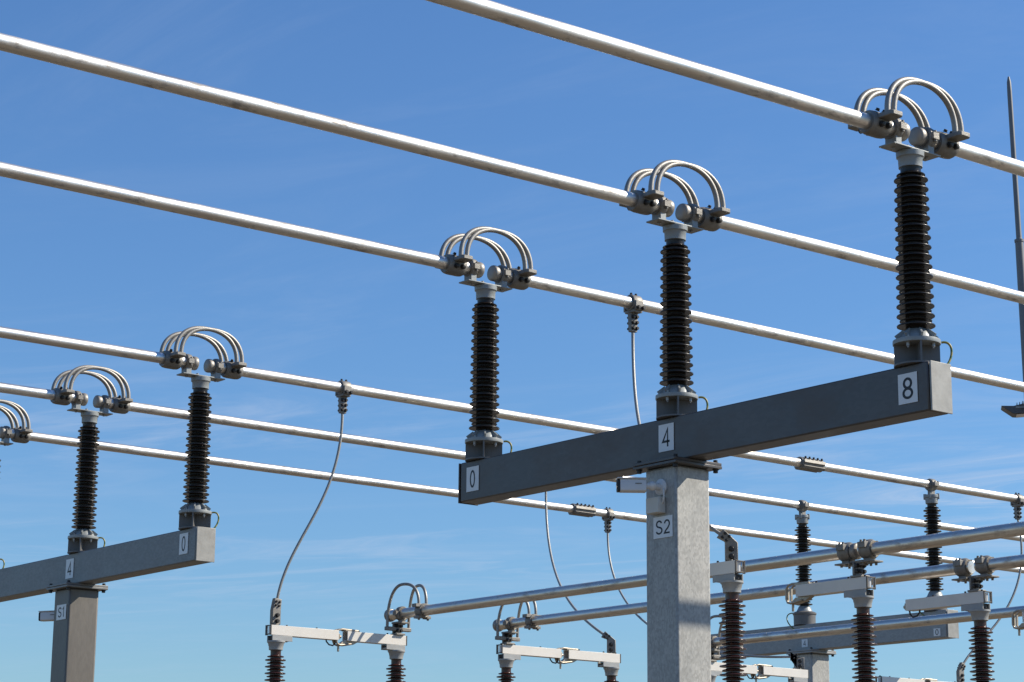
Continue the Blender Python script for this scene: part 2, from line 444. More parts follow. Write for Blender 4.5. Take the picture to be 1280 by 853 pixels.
# ------------------------------------------------------------------ post insulators of the busbars
def shed_profile(z0, z1, pitch, core, small, big, neck=0.03, taper=1.0):
    """alternating large and small sheds; drooping underside with a drip lip"""
    pr = [(core+0.004, z0), (core, z0+neck*0.6)]
    n = int(round((z1-z0-2*neck)/pitch)); p = (z1-z0-2*neck)/n
    for i in range(n):
        b = z0+neck+i*p
        for r, o, hh in ((big, 0.0, 0.46), (small, 0.52, 0.40)):
            zz = b+o*p; d = hh*p; r *= 1+(taper-1)*(i+o)/n
            pr += [(core, zz+0.04*d), (core+(r-core)*0.4, zz+0.10*d), (r-0.012, zz-0.02*d), (r-0.005, zz-0.05*d), (r-0.001, zz+0.01*d), (r, zz+0.16*d), (r-0.003, zz+0.29*d),
                   (core+(r-core)*0.6, zz+0.40*d), (core+(r-core)*0.2, zz+0.54*d), (core, zz+0.7*d)]
    pr += [(core, z1-neck*0.6), (core+0.004, z1)]
    return pr
def joint_insulator():
    """insulator with a cruciform pedestal, flange, dark sheds, cap and the two-ring bar carrier; z=0 on the beam"""
    t = thing('post_insulator', '', 'insulator', group='dark insulators carrying the busbar joints')
    f = MB()
    for a in (math.radians(51.5), math.radians(141.5)):
        f.box((0, 0, 0.0815), (0.325, 0.014, 0.157), Matrix.Rotation(a, 3, 'Z'))
    f.lathe([(0.165, 0.0), (0.165, 0.012)], (0, 0, 0.0015), n=48)
    ft = f.build('pedestal', FOOT, t)
    fl = MB(); fl.lathe([(0.15, 0.158), (0.168, 0.16), (0.170, 0.172), (0.168, 0.19), (0.135, 0.197)], n=48)
    fl.lathe([(0.128, 0.195), (0.122, 0.215), (0.088, 0.262), (0.080, 0.268)], n=10)
    for k in range(8):
        a = 2*math.pi*k/8+0.2
        fl.box((0.112*math.cos(a), 0.112*math.sin(a), 0.222), (0.075, 0.014, 0.055), Matrix.Rotation(a, 3, 'Z') @ Matrix.Rotation(math.radians(38), 3, 'Y'))
    base = fl.build('base_flange', CAPG, t)
    bo = MB()
    for k in range(4):
        a = math.pi/4*1.15+k*math.pi/2+0.9
        q = Vector((0.128*math.cos(a), 0.128*math.sin(a), 0.0))
        bo.hexbolt(q+Vector((0, 0, 0.157)), (0, 0, -1), 0.014, 0.022); bo.hexbolt(q+Vector((0, 0, 0.196)), (0, 0, 1), 0.014, 0.014)
        bo.cyl(q+Vector((0, 0, 0.12)), q+Vector((0, 0, 0.157)), 0.007, 8)
    build_each(bo, 'bolt', BOLT, base)
    s = MB(); s.lathe(shed_profile(0.262, 1.478, 0.0715, 0.074, 0.116, 0.137, taper=0.89), n=48)
    s.build('porcelain_body', PORC, t, angle=50)
    c = MB(); c.lathe([(0.070, 1.470), (0.086, 1.474), (0.088, 1.54), (0.094, 1.548), (0.100, 1.552), (0.102, 1.588), (0.098, 1.5925)], n=40)
    c.build('cap', CAPG, t)
    br = MB()
    br.box((0, 0, 1.6005), (0.50, 0.15, 0.013))
    for sx in (-1, 1):
        br.box((sx*0.175, 0, 1.642), (0.062, 0.105, 0.07))
    b = br.build('carrier_plate', CAPG, t, 0.004)
    bb = MB()
    for sx in (-1, 1):
        bb.hexbolt((sx*0.06, 0.03*sx, 1.607), (0, 0, 1), 0.014, 0.016)
        bb.hexbolt((sx*0.175, 0, 1.594), (0, 0, -1), 0.014, 0.014)
    build_each(bb, 'bolt', BOLT, b)
    for sx in (-1, 1):
        r = MB(); xx = sx*0.175
        r.lathe([(0.0575, -0.030), (0.074, -0.036), (0.086, -0.026), (0.090, 0.0), (0.086, 0.026), (0.074, 0.036), (0.0575, 0.030)], (xx, 0, 1.732), (1, 0, 0), 32)
        for sy in (-1, 1):
            r.box((xx, sy*0.088, 1.732), (0.062, 0.035, 0.05)); r.hexbolt((xx, sy*0.094, 1.757), (0, 0, 1), 0.011, 0.014); r.hexbolt((xx, sy*0.094, 1.707), (0, 0, -1), 0.011, 0.014)
        r.box((xx, 0, 1.672), (0.058, 0.09, 0.03))
        r.build('ring_clamp', CAST, t, 0.004)
    e = MB(); e.pipe(bez((0.13, -0.115, 0.178), (0.20, -0.18, 0.20), (0.215, -0.155, 0.06), (0.098, -0.16, -0.02), 20), 0.0085, 10)
    e.build('earth_wire', EARTH, t)
    return t
j0 = joint_insulator()
spots = [(XS2, YA[0], ZBA, 'dark ribbed insulator at the sunlit beam end over the 8 sign'),
         (XS2, YA[1], ZBA, 'dark ribbed insulator directly above the S2 post'),
         (XS2, YA[2], ZBA, 'dark ribbed insulator over the 0 sign of the dark beam'),
         (XS1, YB[0], ZBB, 'dark ribbed insulator on sunlit end of the left grey beam'),
         (XS1, YB[1], ZBB, 'dark ribbed insulator directly above the S1 post'),
         (XS1-0.035, YB[2], ZBB, 'insulator cut by the left picture edge on the S1 beam')]
for i, (x, y, z, lb) in enumerate(spots):
    if i == 0: j0.location = (x, y, z); j0['label'] = lb
    else: dup(j0, (x, y, z), 0, lb)

def plain_insulator():
    t = thing('post_insulator', '', 'insulator', group='dark insulators on the distant beam')
    f = MB(); f.lathe([(0.155, 0.0015), (0.157, 0.14), (0.168, 0.15), (0.170, 0.172), (0.15, 0.185), (0.12, 0.195)], n=40)
    f.build('pedestal', FOOT, t)
    c = MB(); c.lathe([(0.118, 0.195), (0.085, 0.262), (0.078, 0.27)], n=10); c.build('base_flange', CAPG, t)
    s = MB(); s.lathe(shed_profile(0.262, 1.46, 0.069, 0.062, 0.092, 0.118), n=40); s.build('porcelain_body', PORC, t, angle=50)
    c = MB(); c.lathe([(0.066, 1.452), (0.082, 1.456), (0.088, 1.53), (0.098, 1.54), (0.098, 1.575), (0.06, 1.58)], n=32)
    for k in range(4):
        a = k*math.pi/2+0.5; c.box((0.088*math.cos(a), 0.088*math.sin(a), 1.555), (0.04, 0.03, 0.075), Matrix.Rotation(a, 3, 'Z'))
    c.build('cap', CAPG, t, 0.003)
    r = MB(); r.box((0, 0, 1.605), (0.07, 0.07, 0.06))
    r.lathe([(0.0575, -0.045), (0.078, -0.05), (0.086, -0.03), (0.086, 0.03), (0.078, 0.05), (0.0575, 0.045)], (0, 0, 1.714), (1, 0, 0), 28)
    for sy in (-1, 1):
        r.box((0, sy*0.09, 1.714), (0.09, 0.04, 0.05)); 
        for sx in (-1, 1): r.hexbolt((sx*0.028, sy*0.096, 1.739), (0, 0, 1), 0.011, 0.014)
    r.build('bar_clamp', CAST, t, 0.004)
    e = MB(); e.pipe(bez((-0.06, 0.15, 0.18), (-0.10, 0.30, 0.20), (-0.12, 0.28, 0.06), (-0.110, 0.10, -0.06), 20), 0.0085, 8)
    e.build('earth_wire', EARTH, t)
    return t
k0 = plain_insulator(); k0.location = (XS3, YB[0]-0.02, ZB3); k0['label'] = 'insulator on the right end of the distant beam'
dup(k0, (XS3, YB[1]-0.03, ZB3), 0, 'insulator above the post of the distant beam')
dup(k0, (XS3, YB[2], ZB3), 0, 'hidden insulator at the far end of the distant beam')

# ------------------------------------------------------------------ busbar tubes
def tube(axis, p0, p1, label, m, group, caps=(False, False), sag=0.0):
    p0 = Vector(p0); p1 = Vector(p1); mid = (p0+p1)/2
    o = MB(); n = 24 if sag else 1
    pts = []
    for i in range(n+1):
        f = i/n; q = p0.lerp(p1, f)-mid; q.z -= sag*4*f*(1-f); pts.append(q)
    o.pipe(pts, TR, 40)
    t = o.build('busbar_tube', m, loc=mid); tag(t, label, 'busbar', group)
    for k, (c, p, d) in enumerate(((caps[0], p0, p0-p1), (caps[1], p1, p1-p0))):
        if c:
            e = MB(); q = p-mid
            e.lathe([(0.0572, -0.022), (0.064, -0.021), (0.070, -0.012), (0.0725, 0.004), (0.0725, 0.022), (0.069, 0.034), (0.060, 0.040), (0.02, 0.0415)], q, d, 40)
            e.build('end_cap', CAPM, t, angle=60)
    return t
GA, GB, GL = 'upper tubes of the near bay', 'upper tubes of the far bay', 'lower cross tubes'
GAP = 0.1
# near bay, each phase has a left and a right length meeting at the insulator
for y, ph, dz0, dz1, la, lb in ((YA[0], '8', -0.06, 0.012, 'topmost busbar tube, running off the upper edge of the picture', 'short tube length right of the topmost jumper loops'),
                                (YA[1], '4', 0.0, 0.02, 'second busbar tube from the top, left of its jumper loops', 'tube leaving the middle jumper loops towards the right edge'),
                                (YA[2], '0', 0.0, -0.005, 'third busbar tube from the top, left of its jumper loops', 'tube passing behind the tall middle insulator with a cable clamp on it')):
    tube('x', (-6, y, ZA+dz0*1.8), (XS2-GAP, y, ZA), la, ALU, GA, (False, True), sag=0.015)
    tube('x', (XS2+GAP, y, ZA), (34, y, ZA+dz1), lb, ALU, GA, (True, False))
for y, la, lb in ((YB[0], 'left tube ending at the jumper loops over the left beam end', 'tube from left beam end to the dark splice right of the S2 post'),
                  (YB[1], 'left tube ending at the jumper loops over the S1 post', 'tube running from the S1 post loops behind the dark beam'),
                  (YB[2], 'tube stub cut by the left edge of the picture', 'lowest upper tube, running from the left edge to its dark splice')):
    tube('x', (-6, y, ZB-0.01), (XS1-GAP, y, ZB), la, ALU, GB, (False, True), sag=0.012)
    xe = {YB[0]: 20.36, YB[1]: 40.0, YB[2]: 20.62}[y]
    tube('x', (XS1+GAP, y, ZB), (xe, y, ZB+0.01*(xe-XS1)/9), lb, ALU, GB, (True, False))
    if xe < 39:
        tube('x', (xe+0.004, y, ZB+0.01), (40, y, ZB+0.005), {YB[0]: 'tube right of the splice, carried by the distant insulator at right', YB[2]: 'tube right of the splice, passing low behind the S2 post'}[y], ALU, GB)

# ------------------------------------------------------------------ flexible jumpers over the joints
def jumper():
    t = thing('expansion_jumper', '', 'jumper', group='arched jumpers over the busbar joints')
    for sx in (-1, 1):
        c = MB(); xx = sx*0.365
        c.lathe([(0.0572, -0.092), (0.078, -0.098), (0.088, -0.08), (0.092, -0.05), (0.092, 0.05), (0.088, 0.08), (0.078, 0.098), (0.0572, 0.092)], (xx, 0, -0.006), (1, 0, 0), 36)
        c.build('bar_clamp', CAST, t, angle=60)
        for sy in (-1, 1):
            k = MB(); k.prism([(-0.062, 0.05), (-0.062, 0.20), (-0.045, 0.22), (0.045, 0.22), (0.062, 0.20), (0.062, 0.05)], (xx, 0, 0.024), (1, 0, 0), (0, sy, 0), 0.038)
            tb = k.build('clamp_tab', CAST, t, 0.007)
            q = MB()
            for dx in (-0.034, 0.034):
                q.hexbolt((xx+dx, sy*0.092, -0.032), (0, sy, -0.25), 0.019, 0.02)
                q.hexbolt((xx+dx, sy*0.055, 0.075), (0, sy*0.5, 0.8), 0.014, 0.016)
            build_each(q, 'bolt', BLACK, tb)
    for sy in (-1, 1):
        for k in (-0.033, 0.033):
            a = MB(); a.pipe(arch((-0.365+k, sy*0.15, 0.035), (0.365+k, sy*0.15, 0.035), 0.315, e=0.84), 0.022, 16)
            a.build('conductor_loop', STRAND, t)
    return t
jp = jumper()
js = [(XS2, YA[0], ZA, 'jumper loops at the top right, beside the mast'),
      (XS2, YA[1], ZA, 'jumper loops over the insulator above the S2 post'),
      (XS2, YA[2], ZA, 'jumper loops in the picture centre over the 0 end of the dark beam'),
      (XS1, YB[0], ZB, 'jumper loops over the sunlit end of the left beam'),
      (XS1, YB[1], ZB, 'jumper loops over the insulator above the S1 post'),
      (XS1-0.03, YB[2], ZB, 'jumper loops cut off by the left picture edge')]
for i, (x, y, z, lb) in enumerate(js):
    if i == 0: jp.location = (x, y, z); jp['label'] = lb
    else: dup(jp, (x, y, z), 0, lb)

# ------------------------------------------------------------------ splices
def splice(x, y, z, label):
    s = MB(); s.lathe([(0.057, -0.20), (0.074, -0.205), (0.082, -0.19), (0.082, 0.19), (0.074, 0.205), (0.057, 0.20)], (0, 0, 0), (1, 0, 0), 28)
    for sy, sz in ((-1, 0.2), (1, 0.2), (-1, -0.75), (1, -0.75)):
        v = Vector((0, sy, sz)).normalized()
        s.box(v*0.087, (0.39, 0.03, 0.045), Matrix.Rotation(math.atan2(v.z, v.y), 3, 'X'))
    o = s.build('splice_sleeve', CAST, loc=(x, y, z), bevel=0.004); tag(o, label, 'splice', 'bolted splices on the busbars')
    b = MB()
    for k in range(5):
        for sy, sz in ((-1, 0.55), (1, 0.55), (-1, -0.3)):
            v = Vector((0, sy, sz)).normalized(); b.hexbolt(Vector((-0.15+0.075*k, 0, 0))+v*0.082+Vector((0, 0, 0.018)), (0, 0, 1), 0.014, 0.02)
    build_each(b, 'bolt', BLACK, o)
splice(20.36, YB[0], ZB+0.01, 'bolted dark splice sleeve on the tube right of the S2 post')
splice(20.62, YB[2], ZB+0.01, 'bolted dark splice sleeve on the low tube left of the S2 post')

# ------------------------------------------------------------------ droppers: clamp on the tube, cable, lug
def dropper(clamp, lug, lugdir, c1, c2, label, lug_axis):
    """clamp = tube centre; lug = top of the terminal plate; lugdir = unit vector the cable leaves the lug with"""
    C0 = Vector(clamp); Lg = Vector(lug); d = Vector(lugdir).normalized()
    t = thing('dropper_cable', label, 'cable', C0, group='cables dropping from the busbars to the switches')
    c = MB(); c.lathe([(0.0572, -0.052), (0.072, -0.06), (0.078, -0.05), (0.078, 0.05), (0.072, 0.06), (0.0572, 0.052)], (0, 0, 0), (1, 0, 0), 28)
    c.box((0, -0.078, -0.035), (0.10, 0.026, 0.09)); c.box((0, 0.078, -0.035), (0.10, 0.026, 0.09))
    c.box((0, 0, -0.085), (0.10, 0.14, 0.03))
    c.prism([(-0.045, -0.09), (0.045, -0.09), (0.036, -0.28), (-0.036, -0.28)], (0, 0.012, 0), (1, 0, 0), (0, 0, 1), 0.05)
    cl = c.build('bar_clamp', CAST, t, 0.005)
    b = MB()
    for dx in (-0.03, 0.03):
        b.hexbolt((dx, -0.097, -0.06), (0, -1, 0), 0.016, 0.02); b.hexbolt((dx, 0.0, 0.077), (0, 0, 1), 0.012, 0.016)
    for k in range(3):
        for sx in (-1, 1):
            b.hexbolt((sx*0.022, -0.013, -0.135-0.055*k), (0, -1, 0), 0.015, 0.02); b.hexbolt((sx*0.022, 0.037, -0.135-0.055*k), (0, 1, 0), 0.013, 0.016)
    build_each(b, 'bolt', BLACK, cl)
    a = Vector((0, 0.012, -0.27))
    tip = Lg-C0+Vector((0, 0, 0.17))+d*0.09           # where the cable enters the lug
    pts = bez(a, a+Vector(c1), tip+d*c2, tip, 48)
    w = MB(); w.pipe(pts+[tip-d*0.04], 0.0155, 12); w.build('cable', CABLE, t)
    # lug: upright plate with bolts, then an angled clamp body along the cable
    l = MB(); base = Lg-C0
    side = Vector(lug_axis).normalized()
    upv = Vector((0, 0, 1))
    q = base+Vector((0, 0, 0.17))
    pr = [(-0.052, -0.16), (0.052, -0.16), (0.052, 0.0)]
    dh = d.dot(side); dz = d.z
    nx, nz = -dz, dh
    if nx < 0: nx, nz = -nx, -nz
    pr += [(0.042+dh*0.02, 0.02)] if False else []
    e = Vector((dh, dz)).normalized(); nn = Vector((-e.y, e.x))
    if nn.x < 0: nn = -nn
    pr += [tuple(nn*0.046+e*0.115), tuple(-nn*0.04+e*0.115), (-0.052, -0.01)]
    l.prism(pr, q, side, upv, 0.055)
    l.box(base+Vector((0, 0, 0.005)), (0.06, 0.06, 0.03))
    lo = l.build('cable_lug', CAST, t, 0.006)
    b = MB(); nrm = side.cross(upv)
    for k in range(2):
        for sg in (-1, 1):
            b.hexbolt(base+Vector((0, 0, 0.045+0.062*k))+nrm*0.028*sg+side*0.004, nrm*sg, 0.018, 0.024)
    e3 = side*e.x+upv*e.y; n3 = side*nn.x+upv*nn.y
    for k in (0.04, 0.08):
        for s2 in (-1, 1):
            for sg in (-1, 1): b.hexbolt(q+e3*k+n3*0.02*s2+nrm*0.028*sg, nrm*sg, 0.010, 0.014)
    build_each(b, 'bolt', BLACK, lo)
    return t

PX = [12.50, 14.06, 15.60, 17.19, 18.78, 20.38, 21.95, 23.49]    # posts along the switch rows
YD, YE = 19.70, 12.83
ZARM = 4.035                                                  # centre height of the switch arms

# ------------------------------------------------------------------ centre-break disconnectors
def post_parts(t, x, y, rot_mount):
    s = MB(); s.lathe(shed_profile(2.62, 3.845, 0.0715, 0.056, 0.090, 0.111, 0.055), (x, y, 0), n=40)
    s.build('porcelain_post', PORCR, t, angle=50)
    c = MB(); c.lathe([(0.066, 3.828), (0.074, 3.832), (0.076, 3.868), (0.080, 3.874), (0.084, 3.898), (0.096, 3.910), (0.096, 3.926)], (x, y, 0), n=32)
    cp = c.build('cap', GREYP, t)
    b = MB(); b.lathe([(0.10, 2.55), (0.10, 2.58), (0.07, 2.63)], (x, y, 0), n=32); b.build('post_base', GREYP, t)
    return cp
def arm_parts(t, x, y, ang, length, kind):
    """arm from the post axis along direction ang (0 = +X); the tail overhangs behind the axis and is open"""
    R3 = Matrix.Rotation(ang, 3, 'Z'); o = Vector((x, y, ZARM))
    def P(a, b, c): return o+R3 @ Vector((a, b, c))
    hw = 0.052
    a = MB(); tail = 0.095
    L0, L1 = -tail, length
    hh = 0.052
    # open-ended channel: two cheeks, a top and (beyond the base) a bottom
    op = 1 if ang == 0 else -1                     # the cheek that stops short of the drum
    a.box(P((L0+L1)/2, -op*(hw-0.005), 0), (L1-L0, 0.010, 2*hh), R3); a.box(P((0.045+L1)/2, op*(hw-0.005), 0), (L1-0.045, 0.010, 2*hh), R3)
    a.box(P(L0+0.008, op*(hw-0.005), 0), (0.016, 0.010, 2*hh), R3)
    a.box(P((0.055+L1)/2, 0, hh-0.004), (L1-0.055, 2*hw-0.022, 0.007), R3)
    a.box(P((0.2+L1)/2, 0, -hh+0.005), (L1-0.2, 2*hw-0.022, 0.007), R3)
    arm = a.build('switch_arm', ARM, t, 0.002)
    f = MB()
    f.box(P(0.045, hw-0.004, -hh-0.030), (0.25, 0.012, 0.056), R3); f.box(P(0.045, -hw+0.004, -hh-0.030), (0.25, 0.012, 0.056), R3)
    f.box(P(0.06, 0, -hh-0.044), (0.20, 2*hw-0.018, 0.02), R3)
    f.build('arm_mount', GREYP, t, 0.002)
    f = MB()
    f.box(P(L0-0.004, hw-0.004, 0.0), (0.012, 0.014, 2*hh+0.004), R3); f.box(P(L0-0.004, -hw+0.004, 0.0), (0.012, 0.014, 2*hh+0.004), R3)
    f.box(P(L0-0.004, 0, -hh+0.008), (0.012, 2*hw, 0.012), R3); f.box(P(L0-0.004, 0, hh-0.005), (0.012, 2*hw, 0.012), R3)
    f.build('tail_frame', DARKC, arm, 0.002)
    k = MB(); k.cyl(P(-0.058, op*0.010, -hh+0.016), P(-0.058, op*0.010, hh-0.012), 0.029, 24); k.build('pivot_drum', WHITE, arm)
    k = MB(); k.box(P(-0.005, 0, -0.003), (0.02, 2*hw-0.022, 2*hh-0.022), R3); k.box(P(-0.035, op*(hw-0.008), -0.003), (0.05, 0.006, 2*hh-0.022), R3); k.box(P(-0.02, 0, -hh-0.022), (0.09, 2*hw-0.024, 0.04), R3); k.build('recess_shade_fill', BLACK, arm)  # black boxes added to paint the shade inside the open tail and mount
    bo = MB()
    for q in (0.14, -0.05, 0.52): bo.hexbolt(P(q, 0.02, hh), (0, 0, 1), 0.010, 0.014)
    build_each(bo, 'bolt', BLACK, arm)
    e = MB(); d = MB()
    if kind == 'fork':
        # C-shaped catching jaw at the tip: upper and lower horn with upright fingers, a striker pin below
        for sy in (-1, 1):
            pts = [P(L1-0.15, sy*0.032, hh+0.013), P(L1+0.06, sy*0.032, hh+0.018), P(L1+0.11, sy*0.032, hh+0.006), P(L1+0.132, sy*0.032, hh-0.024), P(L1+0.134, sy*0.032, -hh-0.008), P(L1+0.118, sy*0.032, -hh-0.04), P(L1+0.08, sy*0.032, -hh-0.05), P(L1-0.06, sy*0.032, -hh-0.03)]
            e.pipe(pts, 0.0105, 10)
            e.box(P(L1+0.122, sy*0.020, -0.02), (0.014, 0.020, 0.115), R3)
        e.prism([(-0.16, 0), (0.03, 0), (0.10, -0.05), (0.02, -0.056), (-0.09, -0.036)], P(L1-0.0, 0, -hh-0.001), R3 @ Vector((1, 0, 0)), (0, 0, 1), 0.05)
        e.box(P(L1-0.06, 0, hh+0.008), (0.16, 0.085, 0.012), R3)
        e.cyl(P(L1+0.085, 0, -hh-0.045), P(L1+0.085, 0, -hh-0.118), 0.012, 10)
        e.build('catch_jaw', BRASS, arm)
    else:
        e.box(P(L1-0.01, 0, -0.012), (0.07, 0.075, 0.062), R3); e.cyl(P(L1+0.02, 0, -0.01), P(L1+0.06, 0, -0.01), 0.017, 14)
        e.build('contact_finger', BRASS, arm, 0.003)
        pts = [P(L1+0.0, 0, -0.04), P(L1-0.01, 0, -hh-0.03), P(L1-0.04, 0, -hh-0.058), P(L1-0.09, 0, -hh-0.052), P(L1-0.125, 0, -hh-0.02), P(L1-0.13, 0, -hh+0.004)]
        d.pipe(pts, 0.008, 8); d.build('guide_horn', BLACK, arm)
    return arm
def bar_terminal(t, x, y, along, sgn):
    """terminal for the lower tube; tube axis along Y; sgn = side the tube leaves to (+1 far, -1 near)"""
    b = MB(); z0 = ZARM+0.052
    b.box((x, y, z0+0.012), (0.12, 0.12, 0.02)); b.box((x, y, z0+0.075), (0.065, 0.05, 0.12)); b.box((x-0.0, y+0.035, z0+0.08), (0.09, 0.025, 0.11))
    b.box((x, y, z0+0.142), (0.075, 0.13, 0.018))
    o = b.build('terminal_block', CAST, t, 0.004)
    q = MB()
    for dz in (0.055, 0.105):
        for s in (-1, 1): q.hexbolt((x+s*0.033, y-0.005, z0+dz), (s, 0, 0), 0.017, 0.018); q.hexbolt((x+s*0.022, y-0.025, z0+dz), (0, -1, 0), 0.015, 0.018)
    build_each(q, 'bolt', BLACK, o)
    return o
ZL = 4.322
def tube_end_joint(t, x):
    """closed switch: the cross tube ends here; ring clamp, two arched jumpers down to the terminal"""
    o = bar_terminal(t, x, YD-0.02, 'y', -1)
    r = MB(); yr = YD-0.09
    r.lathe([(0.0572, -0.03), (0.070, -0.036), (0.080, -0.024), (0.080, 0.024), (0.070, 0.036), (0.0572, 0.03)], (x, yr, ZL), (0, 1, 0), 28)
    r.box((x, yr, ZL-0.088), (0.06, 0.055, 0.07)); r.box((x, yr+0.03, ZL-0.1), (0.13, 0.15, 0.016))
    for s in (-1, 1): r.box((x+s*0.085, yr, ZL), (0.035, 0.06, 0.045)); r.hexbolt((x+s*0.09, yr, ZL+0.022), (0, 0, 1), 0.011, 0.014)
    r.build('ring_clamp', CAST, t, 0.004)
    k = MB(); yk = YD-0.47
    k.lathe([(0.0572, -0.045), (0.072, -0.05), (0.080, -0.036), (0.080, 0.036), (0.072, 0.05), (0.0572, 0.045)], (x, yk, ZL), (0, 1, 0), 28)
    for s in (-1, 1):
        k.box((x+s*0.075, yk, ZL+0.055), (0.08, 0.08, 0.035)); k.box((x+s*0.06, yk, ZL-0.07), (0.05, 0.09, 0.03)); k.hexbolt((x+s*0.06, yk-0.02, ZL-0.085), (0, 0, -1), 0.013, 0.014)
    k.build('bar_clamp', CAST, t, 0.004)
    zt = ZARM+0.052+0.07
    for s in (-1, 1):
        k = MB(); k.box((x+s*0.10, YD-0.02, zt), (0.13, 0.055, 0.042)); k.build('jumper_tab', CAST, t, 0.006)
        p0 = Vector((x+s*0.145, YD-0.02, zt+0.018)); p1 = Vector((x+s*0.05, yk, ZL+0.07))
        pts = []
        for i in range(33):
            f = i/32; a = math.pi*f
            cxx = -math.copysign(abs(math.cos(a))**0.85, math.cos(a)); q = (cxx+1)/2
            p = p0.lerp(p1, q); base = p0.z if f < 0.5 else p1.z
            top = 4.625; p.z = base+(top-base)*abs(math.sin(a))**0.85
            pts.append(p)
        w = MB(); w.pipe(pts, 0.0165, 12); w.build('conductor_loop', STRAND, t)
def tube_break_joint(t, x):
    """open switch: two lengths of cross tube meet above it on a T carrier"""
    y = 12.865; bar_terminal(t, x, y-0.01, 'y', 0)
    c = MB()
    for s in (-1, 1):
        yy = y+s*0.125
        c.lathe([(0.0572, -0.055), (0.070, -0.066), (0.088, -0.03), (0.088, 0.03), (0.070, 0.066), (0.0572, 0.055)], (x, yy, ZL), (0, 1, 0), 28)
        for q in (-1, 1): c.box((x+q*0.08, yy, ZL+0.035), (0.05, 0.085, 0.05)); c.hexbolt((x+q*0.08, yy-0.02, ZL+0.06), (0, 0, 1), 0.012, 0.016); c.hexbolt((x+q*0.08, yy+0.02, ZL+0.06), (0, 0, 1), 0.012, 0.016)
        c.box((x, yy, ZL-0.078), (0.075, 0.075, 0.05))
        c.box((x, y+s*0.13, ZL-0.106), (0.15, 0.17, 0.014))
        for q in (-1, 1): c.hexbolt((x+q*0.05, yy+0.03, ZL-0.113), (0, 0, -1), 0.012, 0.016); c.hexbolt((x+q*0.05, yy-0.03, ZL-0.113), (0, 0, -1), 0.012, 0.016)
    c.box((x, y, ZL-0.122), (0.075, 0.16, 0.016))
    c.build('tube_carrier', CAST, t, 0.005)
def frame_parts(t, xa, xb, y):
    f = MB(); f.box(((xa+xb)/2, y, 2.47), (xb-xa+0.5, 0.18, 0.16)); f.build('base_beam', ZINC, t, 0.008)
    for x in (xa, xb):
        f = MB(); f.box(((x), y, 1.195), (0.16, 0.16, 2.39)); f.build('leg', ZINC, t, 0.008)
GD = 'centre-break disconnectors'
half = (PX[1]-PX[0])/2
def closed(i, label, joint):
    xa, xb = PX[i], PX[i+1]; h = (xb-xa)/2
    t = thing('disconnector', label, 'disconnector', (0, 0, 0), group=GD)
    for x in (xa, xb): post_parts(t, x, YD, 0)
    arm_parts(t, xa, YD, 0.0, h-0.02, 'finger2'); arm_parts(t, xb, YD, math.pi, h-0.095, 'fork')
    if joint is not None: tube_end_joint(t, PX[joint])
    frame_parts(t, xa, xb, YD)
    return t
def opened(i, label, joint, ka, kb):
    xa, xb = PX[i], PX[i+1]
    t = thing('disconnector', label, 'disconnector', (0, 0, 0), group=GD)
    for x in (xa, xb): post_parts(t, x, YE, 0)
    arm_parts(t, xa, YE, math.pi/2, 0.83, ka); arm_parts(t, xb, YE, math.pi/2, 0.745, kb)
    if joint is not None: tube_break_joint(t, PX[joint])
    frame_parts(t, xa, xb, YE)
    return t
closed(0, 'leftmost closed disconnector with white arms and jumper loops on its right post', 1)
closed(2, 'closed disconnector just left of the S2 post with loops on its left post', 2)
closed(4, 'closed disconnector below the distant beam, mostly hidden behind S2 post', 4)
closed(6, 'disconnector below the picture with only its cable lug in view', None)
opened(0, 'open disconnector right of the S2 post with grey arm and catch jaw', 1, 'finger', 'fork')
opened(2, 'open disconnector at lower right whose grey arms point left', 2, 'finger', 'fork')

# lower cross tubes
yb = 12.865
tube('y', (PX[1], YD+0.12, ZL), (PX[1], yb+0.035, ZL), 'upper cross tube between leftmost disconnector and its tube break', ALU_Y, GL, (True, True))
tube('y', (PX[1], yb-0.035, ZL), (PX[1], 4.0, ZL), 'upper cross tube right of the first tube break', ALU_Y, GL, (False, False))
tube('y', (PX[2], YD+0.14, ZL), (PX[2], yb+0.035, ZL), 'middle cross tube ending at the second tube break', ALU_Y, GL, (True, False))
tube('y', (PX[2], yb-0.035, ZL), (PX[2], 4.0, ZL), 'short cross tube from second tube break to the right edge', ALU_Y, GL, (False, False))
tube('y', (PX[4], YD+0.14, ZL), (PX[4], 4.0, ZL), 'lowest cross tube passing in front of the distant beam', ALU_Y, GL, (True, False))

# droppers
ZT = ZARM+0.052
dropper((13.409, YA[2], ZA), (PX[0]+0.03, YE+0.03, ZT), (-0.42, 0.62, 0.55), (0.0, 0, -1.2), 0.75, 'cable from the tube clamp beside the middle insulator to the S2-side switch', (-0.8, 0.6, 0))
dropper((13.088, YB[0], ZB), (PX[0]-0.02, YD, ZT), (0.12, -0.06, 0.99), (0.02, 0, -1.0), 0.7, 'long curved cable hanging at left to the leftmost disconnector', (1, 0, 0))
dropper((17.95, YB[1], ZB), (PX[3]-0.0, YD, ZT), (-0.55, 0.62, 0.56), (0.0, 0, -1.2), 0.55, 'cable emerging below the dark beam down to the second disconnector', (-0.7, 0.7, 0))
dropper((21.126, YB[2], ZB+0.01), (PX[5], YD, ZT), (-0.80, 0.58, -0.05), (0, 0, -1.6), 1.1, 'cable from low tube clamp passing behind the S2 post', (-0.8, 0.6, 0))
dropper((24.542, YB[0], ZB), (PX[7], YD, ZT), (0.5, -0.1, 0.8), (0.15, -0.15, -1.25), 0.5, 'cable hanging near the right edge behind the cross tubes', (1, 0, 0))

